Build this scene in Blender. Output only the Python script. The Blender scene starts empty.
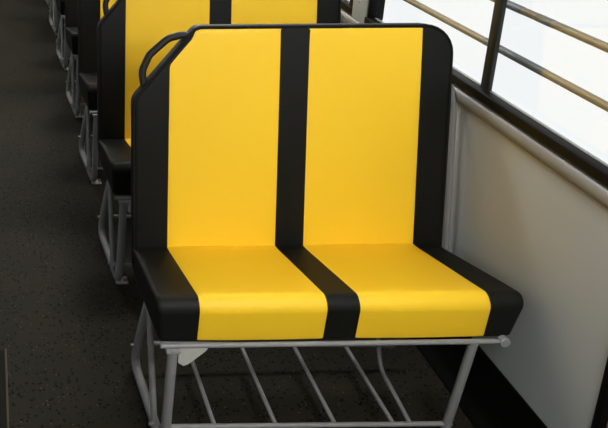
import bpy, bmesh, math, random
from mathutils import Vector, Matrix
random.seed(4)
sc = bpy.context.scene
C = sc.collection
PI = math.pi

# ------------------------------------------------------------------ materials
def mat(name, col, rough=.5, metal=0.0, spec=.5, bump=None, vary=None):
    m = bpy.data.materials.new(name); m.use_nodes = True
    nt = m.node_tree; b = nt.nodes['Principled BSDF']
    b.inputs['Base Color'].default_value = (*col, 1)
    b.inputs['Roughness'].default_value = rough
    b.inputs['Metallic'].default_value = metal
    b.inputs['Specular IOR Level'].default_value = spec
    tc = nt.nodes.new('ShaderNodeTexCoord')
    if bump:
        n = nt.nodes.new('ShaderNodeTexNoise'); n.inputs['Scale'].default_value = bump[0]; n.inputs['Detail'].default_value = 3
        bp = nt.nodes.new('ShaderNodeBump'); bp.inputs['Strength'].default_value = bump[1]; bp.inputs['Distance'].default_value = .002
        nt.links.new(tc.outputs['Object'], n.inputs['Vector'])
        nt.links.new(n.outputs['Fac'], bp.inputs['Height']); nt.links.new(bp.outputs['Normal'], b.inputs['Normal'])
    if vary:
        n = nt.nodes.new('ShaderNodeTexNoise'); n.inputs['Scale'].default_value = vary[0]; n.inputs['Detail'].default_value = 4
        r = nt.nodes.new('ShaderNodeMapRange'); r.inputs['To Min'].default_value = 1 - vary[1]; r.inputs['To Max'].default_value = 1 + vary[1]
        mx = nt.nodes.new('ShaderNodeMix'); mx.data_type = 'RGBA'; mx.blend_type = 'MULTIPLY'; mx.inputs['Factor'].default_value = 1
        mx.inputs[6].default_value = (*col, 1)
        nt.links.new(tc.outputs['Object'], n.inputs['Vector']); nt.links.new(n.outputs['Fac'], r.inputs['Value'])
        nt.links.new(r.outputs['Result'], mx.inputs[7]); nt.links.new(mx.outputs[2], b.inputs['Base Color'])
    return m

YEL = mat('yellow_vinyl', (.95, .60, .022), .5, spec=.3, bump=(260, .12))
BLK = mat('black_vinyl', (.0075, .0078, .0062), .55, spec=.15, bump=(300, .18))
PIPE = mat('black_piping', (.008, .008, .007), .55, spec=.15)
PLAST = mat('black_handle_plastic', (.014, .013, .012), .55, spec=.3)
STEEL = mat('grey_painted_steel', (.245, .25, .245), .45, spec=.35, vary=(40, .06))
BOLT = mat('zinc_bolt', (.26, .255, .235), .45, metal=.6)
WALLP = mat('grey_wall_panel', (.36, .38, .37), .55, spec=.3, vary=(3, .03))
MOLD = mat('taupe_moulding', (.20, .195, .18), .45, spec=.3)
RUB = mat('black_window_rubber', (.003, .003, .003), .45, spec=.12)
ALU = mat('dark_window_post', (.012, .015, .013), .35, spec=.3)
SILLE = mat('grey_glazing_strip', (.25, .26, .25), .4)
TAN = mat('tan_guard_bar', (.21, .155, .078), .5)
BAND = mat('guard_bar_reflection', (.075, .083, .08), .5)
LWALL = mat('dark_grey_lower_panel', (.12, .12, .115), .6)
CEIL = mat('white_ceiling', (.40, .40, .39), .6)
PLATE = mat('galvanised_plate', (.46, .46, .43), .45, vary=(60, .1))
TANP = mat('tan_door_panel', (.34, .25, .12), .6)
HATCH = mat('dark_hatch_lid', (.011, .010, .0075), .7, spec=.05, bump=(150, .3))
EDGE = mat('tan_metal_edge', (.055, .042, .024), .6, spec=.2)
DASH = mat('dark_dashboard', (.02, .02, .02), .6)

def floor_mat():
    m = bpy.data.materials.new('speckled_vinyl_floor'); m.use_nodes = True
    nt = m.node_tree; b = nt.nodes['Principled BSDF']; N = nt.nodes.new; K = nt.links.new
    tc = N('ShaderNodeTexCoord')
    big = N('ShaderNodeTexNoise'); big.inputs['Scale'].default_value = 1.6; big.inputs['Detail'].default_value = 3
    K(tc.outputs['Object'], big.inputs['Vector'])
    ramp = N('ShaderNodeValToRGB')
    ramp.color_ramp.elements[0].position = .35; ramp.color_ramp.elements[0].color = (.0175, .0158, .0108, 1)
    ramp.color_ramp.elements[1].position = .7; ramp.color_ramp.elements[1].color = (.025, .022, .0148, 1)
    K(big.outputs['Fac'], ramp.inputs['Fac'])
    last = ramp.outputs['Color']
    for scale, thr, col in ((75, .30, (.0025, .0025, .002, 1)), (45, .2, (.003, .0025, .002, 1)), (62, .14, (.08, .074, .06, 1))):
        v = N('ShaderNodeTexVoronoi'); v.inputs['Scale'].default_value = scale; v.inputs['Randomness'].default_value = 1
        mp = N('ShaderNodeMapping'); mp.inputs['Location'].default_value = (thr * 9, thr * 5, 0)
        K(tc.outputs['Object'], mp.inputs['Vector']); K(mp.outputs['Vector'], v.inputs['Vector'])
        lt = N('ShaderNodeMath'); lt.operation = 'LESS_THAN'; lt.inputs[1].default_value = thr
        K(v.outputs['Distance'], lt.inputs[0])
        # only some cells carry a fleck
        sep = N('ShaderNodeSeparateColor'); K(v.outputs['Color'], sep.inputs['Color'])
        g = N('ShaderNodeMath'); g.operation = 'GREATER_THAN'; g.inputs[1].default_value = .55
        K(sep.outputs['Red'], g.inputs[0])
        an = N('ShaderNodeMath'); an.operation = 'MULTIPLY'; K(lt.outputs[0], an.inputs[0]); K(g.outputs[0], an.inputs[1])
        mx = N('ShaderNodeMix'); mx.data_type = 'RGBA'; K(an.outputs[0], mx.inputs['Factor'])
        K(last, mx.inputs[6]); mx.inputs[7].default_value = col; last = mx.outputs[2]
    K(last, b.inputs['Base Color'])
    b.inputs['Roughness'].default_value = .65; b.inputs['Specular IOR Level'].default_value = .06
    return m
FLOOR = floor_mat()

def glass_mat():
    m = bpy.data.materials.new('window_glass'); m.use_nodes = True
    nt = m.node_tree; nt.nodes.clear(); N = nt.nodes.new
    o = N('ShaderNodeOutputMaterial'); mx = N('ShaderNodeMixShader'); t = N('ShaderNodeBsdfTransparent'); g = N('ShaderNodeBsdfGlossy')
    t.inputs['Color'].default_value = (.96, .97, .97, 1); g.inputs['Roughness'].default_value = .02
    mx.inputs['Fac'].default_value = .05
    nt.links.new(t.outputs[0], mx.inputs[1]); nt.links.new(g.outputs[0], mx.inputs[2]); nt.links.new(mx.outputs[0], o.inputs['Surface'])
    return m
GLASS = glass_mat()

# ------------------------------------------------------------------ helpers
def obj(name, bm, m, parent=None, smooth=True, angle=40):
    me = bpy.data.meshes.new(name)
    bmesh.ops.recalc_face_normals(bm, faces=bm.faces)
    bm.to_mesh(me); bm.free()
    me.materials.append(m)
    if smooth:
        me.shade_smooth()
        me.set_sharp_from_angle(angle=math.radians(angle))
    o = bpy.data.objects.new(name, me); C.objects.link(o)
    if parent: o.parent = parent
    return o

def thing(name, label, cat, loc=(0, 0, 0), group=None):
    o = bpy.data.objects.new(name, None); C.objects.link(o); o.location = loc
    o.empty_display_size = .1
    o['label'] = label; o['category'] = cat
    if group: o['group'] = group
    return o

def struct(name, bm, m, parent=None, **k):
    o = obj(name, bm, m, parent, **k)
    if not parent: o['kind'] = 'structure'
    return o

def dup(root, loc, label):
    r = root.copy(); C.objects.link(r); r.location = loc; r['label'] = label
    for ch in list(root.children):
        c = ch.copy(); C.objects.link(c); c.parent = r
        for g in list(ch.children):
            d = g.copy(); C.objects.link(d); d.parent = c
    return r

def box(bm, lo, hi, M=None, bevel=0.0):
    r = bmesh.ops.create_cube(bm, size=1)
    vs = r['verts']
    for v in vs:
        v.co = Vector(((lo[i] + hi[i]) / 2 + v.co[i] * (hi[i] - lo[i]) for i in range(3)))
    if bevel:
        es = list({e for v in vs for e in v.link_edges})
        rb = bmesh.ops.bevel(bm, geom=es, offset=bevel, segments=2, affect='EDGES', profile=.5)
        vs = list({v for f in rb['faces'] for v in f.verts} | {v for v in vs if v.is_valid})
    if M:
        for v in vs: v.co = M @ v.co
    return bm

def fillet(pts, r, n=6):
    """polyline with rounded corners"""
    pts = [Vector(p) for p in pts]; out = [pts[0]]
    for i in range(1, len(pts) - 1):
        p, a, b = pts[i], pts[i - 1], pts[i + 1]
        rr = r[i - 1] if isinstance(r, (list, tuple)) else r
        d1 = (a - p).normalized(); d2 = (b - p).normalized()
        ang = d1.angle(d2)
        if ang > PI - .02 or rr <= 0: out.append(p); continue
        t = min(rr / math.tan(ang / 2), (a - p).length * .49, (b - p).length * .49)
        q1, q2 = p + d1 * t, p + d2 * t
        for k in range(n + 1):
            s = k / n
            out.append(q1 * (1 - s) ** 2 + p * 2 * s * (1 - s) + q2 * s * s)
    out.append(pts[-1])
    return out

def tube(bm, pts, rad, seg=12, cap=True, closed=False, squash=None):
    """sweep a circle along points by parallel transport; rad may be a list"""
    pts = [Vector(p) for p in pts]; n = len(pts)
    rings = []; up = None
    for i, p in enumerate(pts):
        if closed: t = (pts[(i + 1) % n] - pts[i - 1]).normalized()
        else: t = (pts[min(i + 1, n - 1)] - pts[max(i - 1, 0)]).normalized()
        if up is None:
            up = t.orthogonal().normalized()
        up = (up - t * up.dot(t)).normalized()
        sd = t.cross(up)
        r = rad[i] if isinstance(rad, (list, tuple)) else rad
        rings.append([bm.verts.new(p + up * math.cos(2 * PI * k / seg) * r + sd * math.sin(2 * PI * k / seg) * r) for k in range(seg)])
    m = n if closed else n - 1
    for i in range(m):
        A, B = rings[i], rings[(i + 1) % n]
        for k in range(seg):
            bm.faces.new((A[k], A[(k + 1) % seg], B[(k + 1) % seg], B[k]))
    if cap and not closed:
        bm.faces.new(rings[0][::-1]); bm.faces.new(rings[-1])
    return bm

def cyl(bm, a, b, r, seg=14, bev=.0):
    a, b = Vector(a), Vector(b)
    d = (b - a)
    if bev:
        u = d.normalized()
        return tube(bm, [a, a + u * bev * .02, a + u * bev, b - u * bev, b - u * bev * .02, b], [r - bev, r - bev * .98, r, r, r - bev * .98, r - bev], seg)
    return tube(bm, [a, b], r, seg)

def rpoly(pts, rads, n=6, step=None):
    """closed rounded polygon, counter-clockwise 2D -> list of (point, outward normal)"""
    N = len(pts); res = []
    P = [Vector(p) for p in pts]
    for i in range(N):
        p, a, b = P[i], P[i - 1], P[(i + 1) % N]
        d1 = (p - a).normalized(); d2 = (b - p).normalized()
        n1 = Vector((d1.y, -d1.x)); n2 = Vector((d2.y, -d2.x))
        r = rads[i]
        th = math.acos(max(-1, min(1, d1.dot(d2))))
        t = r * math.tan(th / 2)
        c = p - d1 * t - n1 * r
        a1 = math.atan2(n1.y, n1.x); da = math.atan2(d1.x * d2.y - d1.y * d2.x, d1.dot(d2))
        for k in range(n + 1):
            an = a1 + da * k / n
            nn = Vector((math.cos(an), math.sin(an)))
            res.append((c + nn * r, nn))
    if step:
        out = []
        for i, (p, nn) in enumerate(res):
            q, qn = res[(i + 1) % len(res)]
            out.append((p, nn)); L = (q - p).length; m = int(L / step)
            for k in range(1, m + 1):
                s = k / (m + 1); out.append((p.lerp(q, s), nn.lerp(qn, s).normalized()))
        res = out
    return res

# ------------------------------------------------------------------ the bus seat (seat's own axes: x across, y rearwards, z up)
W = .935
BY, BZ = .371, .420
DV = Vector((0, .1714, .9852)); NB = Vector((0, .9852, -.1714))
def bk(u, v, n=0.0): return Vector((u, BY, BZ)) + DV * v + NB * n
XL, XC1, XC2, XR = .098, .428, .508, .846

TOP = .672
OUT = [(.0, -.06), (.932, -.06), (.938, .40), (.938, TOP - .002), (.178, TOP), (-.006, .456), (-.004, .30)]
ORAD = [.02, .02, .3, .088, .035, .055, .3]
outline = rpoly(OUT, ORAD, 7, .06)
def vtop(u):
    best = None
    n = len(outline)
    for i in range(n):
        a, b = outline[i][0], outline[(i + 1) % n][0]
        if (a.x - u) * (b.x - u) <= 0 and abs(a.x - b.x) > 1e-7:
            v = a.y + (b.y - a.y) * (u - a.x) / (b.x - a.x)
            if best is None or v > best: best = v
    return best

def back_body():
    bm = bmesh.new(); T = .062; r = .016; rings = []
    secs = []
    for k in range(6):
        th = PI / 2 * k / 5; secs.append((r * (1 - math.sin(th)), r * (1 - math.cos(th))))
    for k in range(6):
        th = PI / 2 * k / 5; secs.append((r * 1.3 * (1 - math.cos(th)), T - r * 1.3 * (1 - math.sin(th))))
    for ins, n in secs:
        rings.append([bm.verts.new(bk(p.x - nn.x * ins, p.y - nn.y * ins, n)) for p, nn in outline])
    m = len(outline)
    for i in range(len(rings) - 1):
        for k in range(m):
            bm.faces.new((rings[i][k], rings[i][(k + 1) % m], rings[i + 1][(k + 1) % m], rings[i + 1][k]))
    bm.faces.new(rings[0]); bm.faces.new(rings[-1][::-1])
    return bm

def back_panel(ua, ub):
    """stitched vinyl panel, its edges sinking into the black cover"""
    bm = bmesh.new(); NU, NV = 34, 26; rows = []
    for j in range(NV + 1):
        row = []
        for i in range(NU + 1):
            s = i / NU; t = j / NV
            # denser near the edges
            s = .5 - .5 * math.cos(PI * s); t = .5 - .5 * math.cos(PI * t)
            u = ua + (ub - ua) * s
            vt = vtop(u) - (.010 if u > .175 else .021)
            if u > .80: vt = min(vt, TOP - .010 - max(0, u - .835) * .25)
            v = -.04 + (vt + .04) * t
            du = min(u - ua, ub - u); dt = vt - v
            d = max(0, min(du, dt))
            e = 1 - math.exp(-d / .006)
            h = -.0012 + .0028 * e + .002 * (math.sin(PI * s) * math.sin(PI * min(1, t * 1.0))) ** .5
            row.append(bm.verts.new(bk(u, v, -h)))
        rows.append(row)
    for j in range(NV):
        for i in range(NU):
            bm.faces.new((rows[j][i], rows[j][i + 1], rows[j + 1][i + 1], rows[j + 1][i]))
    return bm

# cushion profile in (y, z)
CP = [(.009, .376), (.36, .322), (.415, .332), (.425, .415), (.30, .4345), (.024, .5), (.0, .478)]
CR = [.012, .3, .02, .012, .6, .026, .03]
cprof = rpoly(CP, CR, 8, .03)
def cushion_body():
    bm = bmesh.new(); r = .015; st = []
    for k in range(8):
        th = PI / 2 * k / 7; st.append((r * (1 - math.cos(PI / 2 - th)) if 0 else r * (1 - math.sin(th)), r * (1 - math.cos(th))))
    # st[k] = (inset, x) : first has inset r at x 0
    secs = [(ins, x) for ins, x in st]
    allx = [(i * .55, x - .0) for i, x in secs]
    xs = allx + [(0, .06), (0, .2), (0, .35), (0, .468), (0, .6), (0, .75), (0, W - .06)] + [(i, W - x) for i, x in reversed(allx)]
    rings = []
    for ins, x in xs:
        ring = []
        for p, nn in cprof:
            q = p - nn * ins
            # the ends pull in towards the bottom
            e = max(0, (.485 - q.y)) * .17
            xx = x + e * .5 - .008 if x < W / 2 else x - e
            if .1 < x < W - .1: xx = x
            ring.append(bm.verts.new((xx, q.x, q.y)))
        rings.append(ring)
    m = len(cprof)
    for i in range(len(rings) - 1):
        for k in range(m):
            bm.faces.new((rings[i][k], rings[i][(k + 1) % m], rings[i + 1][(k + 1) % m], rings[i + 1][k]))
    bm.faces.new(rings[0][::-1]); bm.faces.new(rings[-1])
    return bm

def cushion_panel(xa, xb):
    # open run of the profile: from the rear of the top, over the front, to the bottom edge
    n = len(cprof)
    i0 = min(range(n), key=lambda i: (cprof[i][0] - Vector((.40, .419))).length)
    run = []
    i = i0
    while True:
        run.append(cprof[i])
        if abs(cprof[i][0].x - .01) < .02 and cprof[i][0].y < .380: break
        i = (i + 1) % n
        if len(run) > n: break
    bm = bmesh.new(); NU = 30; rows = []
    for j, (p, nn) in enumerate(run):
        row = []
        for k in range(NU + 1):
            s = .5 - .5 * math.cos(PI * k / NU)
            x = xa + (xb - xa) * s
            d = min(x - xa, xb - x)
            dj = (len(run) - 1 - j) * .006
            e = 1 - math.exp(-min(d, dj) / .006)
            h = -.0012 + .0032 * e + .002 * math.sin(PI * s) ** .5
            q = p + nn * h
            row.append(bm.verts.new((x, q.x, q.y)))
        rows.append(row)
    for j in range(len(rows) - 1):
        for k in range(NU):
            bm.faces.new((rows[j][k], rows[j][k + 1], rows[j + 1][k + 1], rows[j + 1][k]))
    return bm

def piping():
    bm = bmesh.new()
    ins = .0025
    pts = [bk(p.x - nn.x * ins, p.y - nn.y * ins, .004) for p, nn in outline]
    # drop the run hidden beneath the cushion
    tube(bm, pts, .0034, 8, closed=True)
    return bm

def make_seat(label):
    s = thing('bus_seat', label, 'bus seat', (0, 0, 0), 'two-place bus seats down the right side')
    back = obj('backrest', back_body(), BLK, s)
    obj('piping', piping(), PIPE, back)
    for a, b in ((XL, XC1), (XC2, XR)):
        p = obj('yellow_panel', back_panel(a, b), YEL, back, angle=60); p['label'] = 'yellow vinyl panel'
    cu = obj('seat_cushion', cushion_body(), BLK, s)
    for a, b in ((XL, XC1), (XC2, XR)):
        p = obj('yellow_panel', cushion_panel(a, b), YEL, cu, angle=60); p['label'] = 'yellow vinyl panel'
    # grab handle on the sloped shoulder
    hp = [(.052, .478), (.031, .489), (.024, .535), (.046, .584), (.100, .632), (.140, .643), (.168, .640), (.184, .626)]
    pts = fillet([bk(u, v, .028) for u, v in hp], .05, 5)
    n = len(pts)
    rad = [.0112 + .004 * max(0, 1 - min(i, n - 1 - i) / 5) for i in range(n)]
    bm = bmesh.new(); tube(bm, pts, rad, 12)
    h = obj('grab_handle', bm, PLAST, s); h['label'] = 'black loop grab handle'
    # frame
    bm = bmesh.new(); tube(bm, [(.004, .0, .3715), (.862, .0, .3715), (.880, .0, .371)], [.0064, .0068, .005], 12)
    fr = obj('front_rail', bm, STEEL, s)
    bm = bmesh.new(); cyl(bm, (.893, -.009, .371), (.893, .009, .371), .0135, 18, .002)
    obj('rail_end', bm, STEEL, fr)
    bm = bmesh.new()
    tube(bm, [(.03, .40, .338), (.90, .40, .338)], .009, 10)
    obj('rear_rail', bm, STEEL, s)
    def sled(x0, x1, xb):
        # front leg, floor skid and rear leg bent out of one tube
        bm = bmesh.new()
        pts = fillet([(x0, -.002, .366), (x1 + .022, .030, .0135), (x1, .372, .018), (xb, .325, .20), (xb + .022, .315, .345)], [.055, .05, .1], 8)
        n = len(pts)
        rad = [.0135] * n
        tube(bm, pts, rad, 14)
        return bm
    def brace(xa, xb):
        bm = bmesh.new(); tube(bm, fillet([(xa, .30, .335), (xa, .262, .30), (xb, .085, .03)], .06), .0095, 12); return bm
    lg = obj('leg_frame', sled(.036, .016, .030), STEEL, s)
    bm = bmesh.new(); box(bm, (.017, -.015, .355), (.055, .011, .366), None, .0045)
    obj('cap', bm, STEEL, lg)
    for y, z in ((.352, .093), (.062, .07)):
        bm = bmesh.new(); cyl(bm, (.0, y, z), (.012, y, z), .0055, 8, .001); obj('bolt', bm, BOLT, lg)
    obj('brace', brace(.030, .022), STEEL, s)
    bm = bmesh.new(); tube(bm, [(.815, .0, .368), (.817, .05, .05), (.818, .056, .002)], .0115, 14)
    lg = obj('leg', bm, STEEL, s)
    bm = bmesh.new()
    tube(bm, fillet([(.835, .012, .366), (.828, .02, .352), (.842, .02, .345), (.852, .02, .356)], .008), .0028, 8)
    obj('wire_clip', bm, STEEL, lg)
    # angled gusset by the aisle leg
    bm = bmesh.new()
    prof = [(.05, .371), (.121, .3715), (.126, .364), (.120, .356), (.078, .318), (.066, .313), (.052, .322)]
    A = [bm.verts.new((x, -.004, z)) for x, z in prof]; B = [bm.verts.new((x, .002, z)) for x, z in prof]
    bm.faces.new(A); bm.faces.new(B[::-1])
    for i in range(7): bm.faces.new((A[i], B[i], B[(i + 1) % 7], A[(i + 1) % 7]))
    g = obj('gusset', bm, PLATE, s, smooth=False)
    # luggage rack under the seat
    for y in (.048, .365):
        bm = bmesh.new(); tube(bm, [(.018 if y < .1 else .055, y, .073 if y < .1 else .088), (.83, y, .068)], .0065, 10); obj('rack_rail', bm, STEEL, s)
    for x in (.178, .346, .509, .669):
        bm = bmesh.new(); tube(bm, [(x, .048, .071), (x, .365, .08)], .0062, 10); obj('rack_rod', bm, STEEL, s)
    bm = bmesh.new(); tube(bm, fillet([(.716, .048, .07), (.735, .26, .073), (.738, .305, .16), (.738, .39, .34)], .05), .0062, 10)
    obj('rack_rod', bm, STEEL, s)
    # foot plates on the floor
    for x in (.064, .826):
        bm = bmesh.new(); box(bm, (x - .035, .035, .0), (x + .010, .078, .005), None, .0015)
        fp = obj('foot_plate', bm, PLATE, s)
        bm = bmesh.new(); cyl(bm, (x, .055, .004), (x, .055, .014), .008, 6, .001); obj('bolt', bm, BOLT, fp)
    # upright of the back frame on the window side
    bm = bmesh.new()
    tube(bm, fillet([bk(.974, -.07, .052), bk(.975, .05, .052), bk(.978, .40, .055), bk(.974, .47, .060), bk(.86, .52, .066)], [.1, .1, .04], 6), .0095, 12)
    o = obj('back_upright', bm, MOLD, s); o['label'] = 'taupe tube behind the backrest'
    return s

X0, P = .2105, .7628
labels = [
 'nearest yellow and black bus seat, the only one whose whole cushion shows',
 'second yellow and black bus seat, directly behind the nearest one, its grab handle partly cropped',
 'third bus seat from the front, black cushion corner and thin yellow sliver showing',
 'fourth bus seat from the front, its small brown-black cushion corner showing beyond the third seat',
 'fifth bus seat along the aisle, grey leg frame seen beyond the fourth seat',
 'sixth bus seat along the aisle, grey leg frame near the top edge of the photo',
 'farthest bus seat at the back of the dark aisle',
]
seat = make_seat(labels[0]); seat.location = (X0, 0, 0)
for k in range(1, 7): dup(seat, (X0 + .008 * (k - 1), k * P, 0), labels[k])

# ------------------------------------------------------------------ the bus
YF, YR = -4.3, 6.2          # front and rear ends
XLW = -1.62                 # left wall
ZC = 2.12
XW = 1.19; ANG = math.radians(1.858)
MW = Matrix.Translation((XW, 0, 0)) @ Matrix.Rotation(-ANG, 4, 'Z')   # x outwards, y along, z up
def wbox(bm, s0, s1, z0, z1, d0, d1, bevel=0): return box(bm, (d0, s0, z0), (d1, s1, z1), MW, bevel)

bm = bmesh.new(); box(bm, (XLW - .1, YF, -.06), (1.5, YR, 0)); struct('floor', bm, FLOOR, smooth=False)
bm = bmesh.new(); box(bm, (XLW - .1, YF, ZC), (1.5, YR, ZC + .05)); struct('ceiling', bm, CEIL, smooth=False)
bm = bmesh.new(); box(bm, (XLW - .1, YR, 0), (1.5, YR + .06, ZC)); struct('wall_rear', bm, WALLP, smooth=False)

DE = -.225   # where the panelled wall ends and the side door begins
bm = bmesh.new(); wbox(bm, DE, YR + .1, 0, .882, 0, .045); struct('wall_right', bm, WALLP, smooth=False)
bm = bmesh.new(); wbox(bm, YF, YR + .1, 1.62, ZC, 0, .06); struct('wall_upper_right', bm, CEIL, smooth=False)
# black coving that carries the floor covering up the wall
bm = bmesh.new()
prof = [(0, 0), (0, .187), (-.006, .187), (-.008, .10), (-.018, .05), (-.045, .018), (-.09, .001), (-.09, 0)]
prof = [(-.0, 0), (-.0, .187), (-.005, .187), (-.007, .09), (-.014, .04), (-.03, .013), (-.045, .002), (-.045, 0)]
A = [bm.verts.new(MW @ Vector((x, DE, z))) for x, z in prof]; B = [bm.verts.new(MW @ Vector((x, YR, z))) for x, z in prof]
for i in range(len(prof)): bm.faces.new((A[i], A[(i + 1) % len(prof)], B[(i + 1) % len(prof)], B[i]))
bm.faces.new(A); bm.faces.new(B[::-1])
struct('baseboard_right', bm, RUB, angle=60)
# moulding under the window
bm = bmesh.new()
prof = [(0, .826), (-.008, .829), (-.014, .838), (-.016, .850), (-.014, .862), (-.008, .870), (0, .872)]
A = [bm.verts.new(MW @ Vector((x, DE, z))) for x, z in prof]; B = [bm.verts.new(MW @ Vector((x, YR, z))) for x, z in prof]
for i in range(len(prof)): bm.faces.new((A[i], A[(i + 1) % len(prof)], B[(i + 1) % len(prof)], B[i]))
bm.faces.new(A); bm.faces.new(B[::-1])
struct('trim_1', bm, MOLD, angle=60)

# windows of the right side
bays = [(DE + .03, 1.165), (1.285, 2.665), (2.785, 4.165), (4.285, 5.9)]
ZS, ZT = .907, 1.60
for i, (a, b) in enumerate(bays):
    n = i + 1
    bm = bmesh.new()
    wbox(bm, a, b, .879, ZS, -.014, .021, .005)         # deep black sill
    wbox(bm, a, b, ZT, ZT + .04, -.01, .05, .004)
    wbox(bm, a, a + .045, ZS - .01, ZT + .01, -.006, .05, .004)
    wbox(bm, b - .02, b, ZS - .01, ZT + .01, -.006, .05, .004)
    w = struct('window_%d' % n, bm, RUB)
    mid = .398 if i == 0 else (a + b) / 2
    bm = bmesh.new(); wbox(bm, mid - .013, mid + .024, ZS - .004, ZT, .006, .020, .003); obj('window_post', bm, ALU, w)
    bm = bmesh.new(); wbox(bm, a + .03, b - .03, ZS - .003, ZS + .003, .013, .021, .001); obj('glazing_strip', bm, SILLE, w)
    bm = bmesh.new(); wbox(bm, a + .02, b - .02, ZS - .01, ZT + .01, .022, .026); obj('glass_pane', bm, GLASS, w, smooth=False)
    if i < 3:
        c = bays[i + 1][0]
        bm = bmesh.new(); wbox(bm, b, c, .87, 1.63, -.012, .06, .006)
        p = struct('trim_%d' % (n + 1), bm, WALLP)
        bm = bmesh.new()
        for z in (.95, 1.2, 1.45):
            q = [MW @ Vector((x, (b + c) / 2, z)) for x in (-.015, -.010)]
            cyl(bm, q[0], q[1], .005, 10, .001)
        obj('rivet', bm, WALLP, p)
# guard bars outside the glass
def wp(d, s, z): return MW @ Vector((d, s, z))
zb = [1.0155, 1.1505]
blab = ['lower tan guard bar outside the right window', 'upper tan guard bar outside the right window']
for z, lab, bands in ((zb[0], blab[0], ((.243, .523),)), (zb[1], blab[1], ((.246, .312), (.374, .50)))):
    bm = bmesh.new(); tube(bm, [wp(.0615, -.19, z), wp(.0615, 5.95, z)], .0108, 14)
    o = obj('guard_bar', bm, TAN)
    o['label'] = lab; o['category'] = 'guard bar'; o['group'] = 'guard bars outside the right window'
    for a, b in bands:  # reflections on the bar, put into colour as blue-grey bands
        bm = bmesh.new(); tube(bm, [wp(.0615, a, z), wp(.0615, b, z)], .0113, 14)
        q = obj('reflection_band', bm, BAND, o); q['label'] = 'blue-grey reflection painted on the bar'

# side door in front of the panel
bm = bmesh.new(); wbox(bm, DE - .022, DE, 0, .872, -.008, .05, .003); wbox(bm, DE - .03, DE + .03, .872, 1.62, -.012, .05, .004)
struct('trim_6', bm, RUB)
bm = bmesh.new(); wbox(bm, -1.5, DE - .022, 0, .90, .01, .05); struct('door_1', bm, TANP, smooth=False)
bm = bmesh.new(); wbox(bm, YF, -1.5, 0, .90, 0, .06); struct('wall_front_right', bm, WALLP, smooth=False)

# left side of the bus
bm = bmesh.new(); box(bm, (XLW - .06, YF, 0), (XLW, YR, .92)); struct('wall_left', bm, LWALL, smooth=False)
bm = bmesh.new(); box(bm, (XLW - .06, YF, 1.62), (XLW, YR, ZC)); struct('wall_upper_left', bm, CEIL, smooth=False)
ys = [YF + .1, -2.8, -1.3, .2, 1.7, 3.2, 4.7, YR]
for i in range(7):
    a, b = ys[i], ys[i + 1]
    bm = bmesh.new()
    box(bm, (XLW - .05, a, .90), (XLW + .01, b, .95)); box(bm, (XLW - .05, a, 1.59), (XLW + .01, b, 1.63))
    box(bm, (XLW - .05, a, .92), (XLW + .01, a + .06, 1.62)); box(bm, (XLW - .05, b - .06, .92), (XLW + .01, b, 1.62))
    w = struct('window_%d' % (i + 5), bm, RUB, smooth=False)
    bm = bmesh.new(); box(bm, (XLW - .03, a + .03, .93), (XLW - .026, b - .03, 1.61)); obj('glass_pane', bm, GLASS, w, smooth=False)

# front of the bus: dash wall below, windscreen above
bm = bmesh.new(); box(bm, (XLW - .1, YF - .06, 0), (1.5, YF, .95)); struct('wall_front', bm, DASH, smooth=False)
bm = bmesh.new()
for lo, hi in (((XLW - .1, YF - .06, .93), (1.5, YF, .99)), ((XLW - .1, YF - .06, 1.98), (1.5, YF, ZC)), ((XLW - .1, YF - .06, .95), (XLW + .08, YF, 2.0)), ((1.05, YF - .06, .95), (1.5, YF, 2.0))): box(bm, lo, hi)
w = struct('window_12', bm, RUB, smooth=False)
bm = bmesh.new(); box(bm, (XLW, YF - .03, .97), (1.2, YF - .025, 2.0)); obj('glass_pane', bm, GLASS, w, smooth=False)

# floor hatch at the aisle's left
hx, hy = -.171, .452
t = thing('floor_hatch', 'dark floor hatch lid with a tan metal edge at the bottom left of the aisle', 'floor hatch', (-.45, -.2, 0))
def loc(x, y, z): return (x + .45, y + .2, z)
bm = bmesh.new(); box(bm, loc(-.76, -.80, 0.0), loc(hx - .006, hy - .004, .004)); obj('lid', bm, HATCH, t, smooth=False)
bm = bmesh.new(); box(bm, loc(hx - .006, -.80, 0.0), loc(hx, hy, .007)); obj('edge_trim', bm, EDGE, t, smooth=False)
bm = bmesh.new(); box(bm, loc(hx + .0, .29, 0), loc(hx + .008, .35, .006), None, .002); obj('latch', bm, RUB, t)

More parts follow.
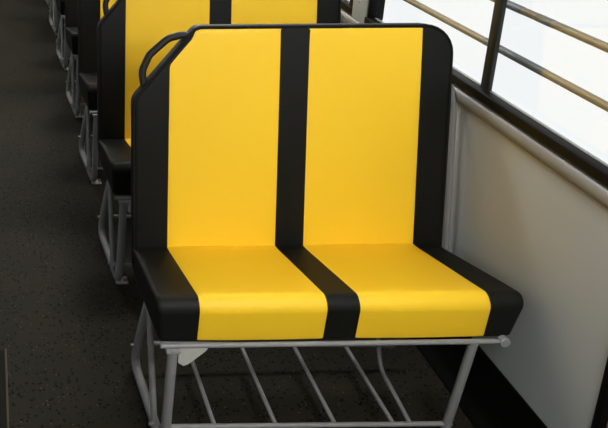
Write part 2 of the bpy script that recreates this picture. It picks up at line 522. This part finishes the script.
# unseen fill lights added under the ceiling to brighten the seats
def fill_mat():
    m = bpy.data.materials.new('fill_light_diffuser'); m.use_nodes = True
    b = m.node_tree.nodes['Principled BSDF']
    b.inputs['Base Color'].default_value = (.8, .8, .8, 1)
    b.inputs['Emission Color'].default_value = (1, .985, .96, 1); b.inputs['Emission Strength'].default_value = FILL
    return m
FILL = 37.5
LM = fill_mat()
def make_fill_light():
    t = thing('fill_light', 'long white fill light added over the right row of seats', 'fill light', (0, 0, 0), 'added fill lights over the seats')
    bm = bmesh.new(); box(bm, (-.33, -.10, -.03), (.33, .10, .0), None, .004); obj('housing', bm, STEEL, t, smooth=False)
    bm = bmesh.new(); box(bm, (-.30, -.07, -.19), (.30, .07, -.03), None, .012); obj('diffuser', bm, LM, t, smooth=False)  # deep glowing box, shaped to throw light sideways onto the backrests
    return t
lamp = make_fill_light(); lamp.location = (.6, -1.2, ZC)
for x, y in ((.6, -1.85), (.7, 1.25), (.7, 2.8), (.7, 4.3)): dup(lamp, (x, y, ZC), lamp['label'])
for x, y in ((-.4, 4.0),): dup(lamp, (x, y, ZC), 'long white fill light added over the rear of the aisle')['group'] = 'added fill lights over the rear aisle'  # extra unseen light, added to lift the dark floor at the rear

# ------------------------------------------------------------------ light
w = bpy.data.worlds.new('World'); sc.world = w; w.use_nodes = True
bg = w.node_tree.nodes['Background']
bg.inputs['Color'].default_value = (.965, .98, .985, 1); bg.inputs['Strength'].default_value = 1.1

# ------------------------------------------------------------------ camera
cd = bpy.data.cameras.new('camera'); co = bpy.data.objects.new('camera', cd); C.objects.link(co)
f, cx, cy = 792.78, -1.7579, 11.8161
pitch, yaw, roll = map(math.radians, (15.7678, .6967, -.3635))
F = Vector((math.sin(yaw) * math.cos(pitch), math.cos(yaw) * math.cos(pitch), -math.sin(pitch)))
R = Vector((math.cos(yaw), -math.sin(yaw), 0)); U = R.cross(F)
R2 = R * math.cos(roll) + U * math.sin(roll); U2 = U * math.cos(roll) - R * math.sin(roll)
M = Matrix((R2, U2, -F)).transposed().to_4x4(); M.translation = Vector((-.2177, -1.7216, 1.7544))
co.matrix_world = M
cd.sensor_fit = 'HORIZONTAL'; cd.sensor_width = 36; cd.lens = f / 608 * 36
cd.shift_x = (304 - cx) / 608; cd.shift_y = -(214 - cy) / 608
cd.clip_start = .02
sc.camera = co

vs = sc.view_settings
sc.display_settings.display_device = 'sRGB'
vs.view_transform = 'Standard'; vs.look = 'None'; vs.exposure = 0.0; vs.gamma = 1.0; vs.use_curve_mapping = False
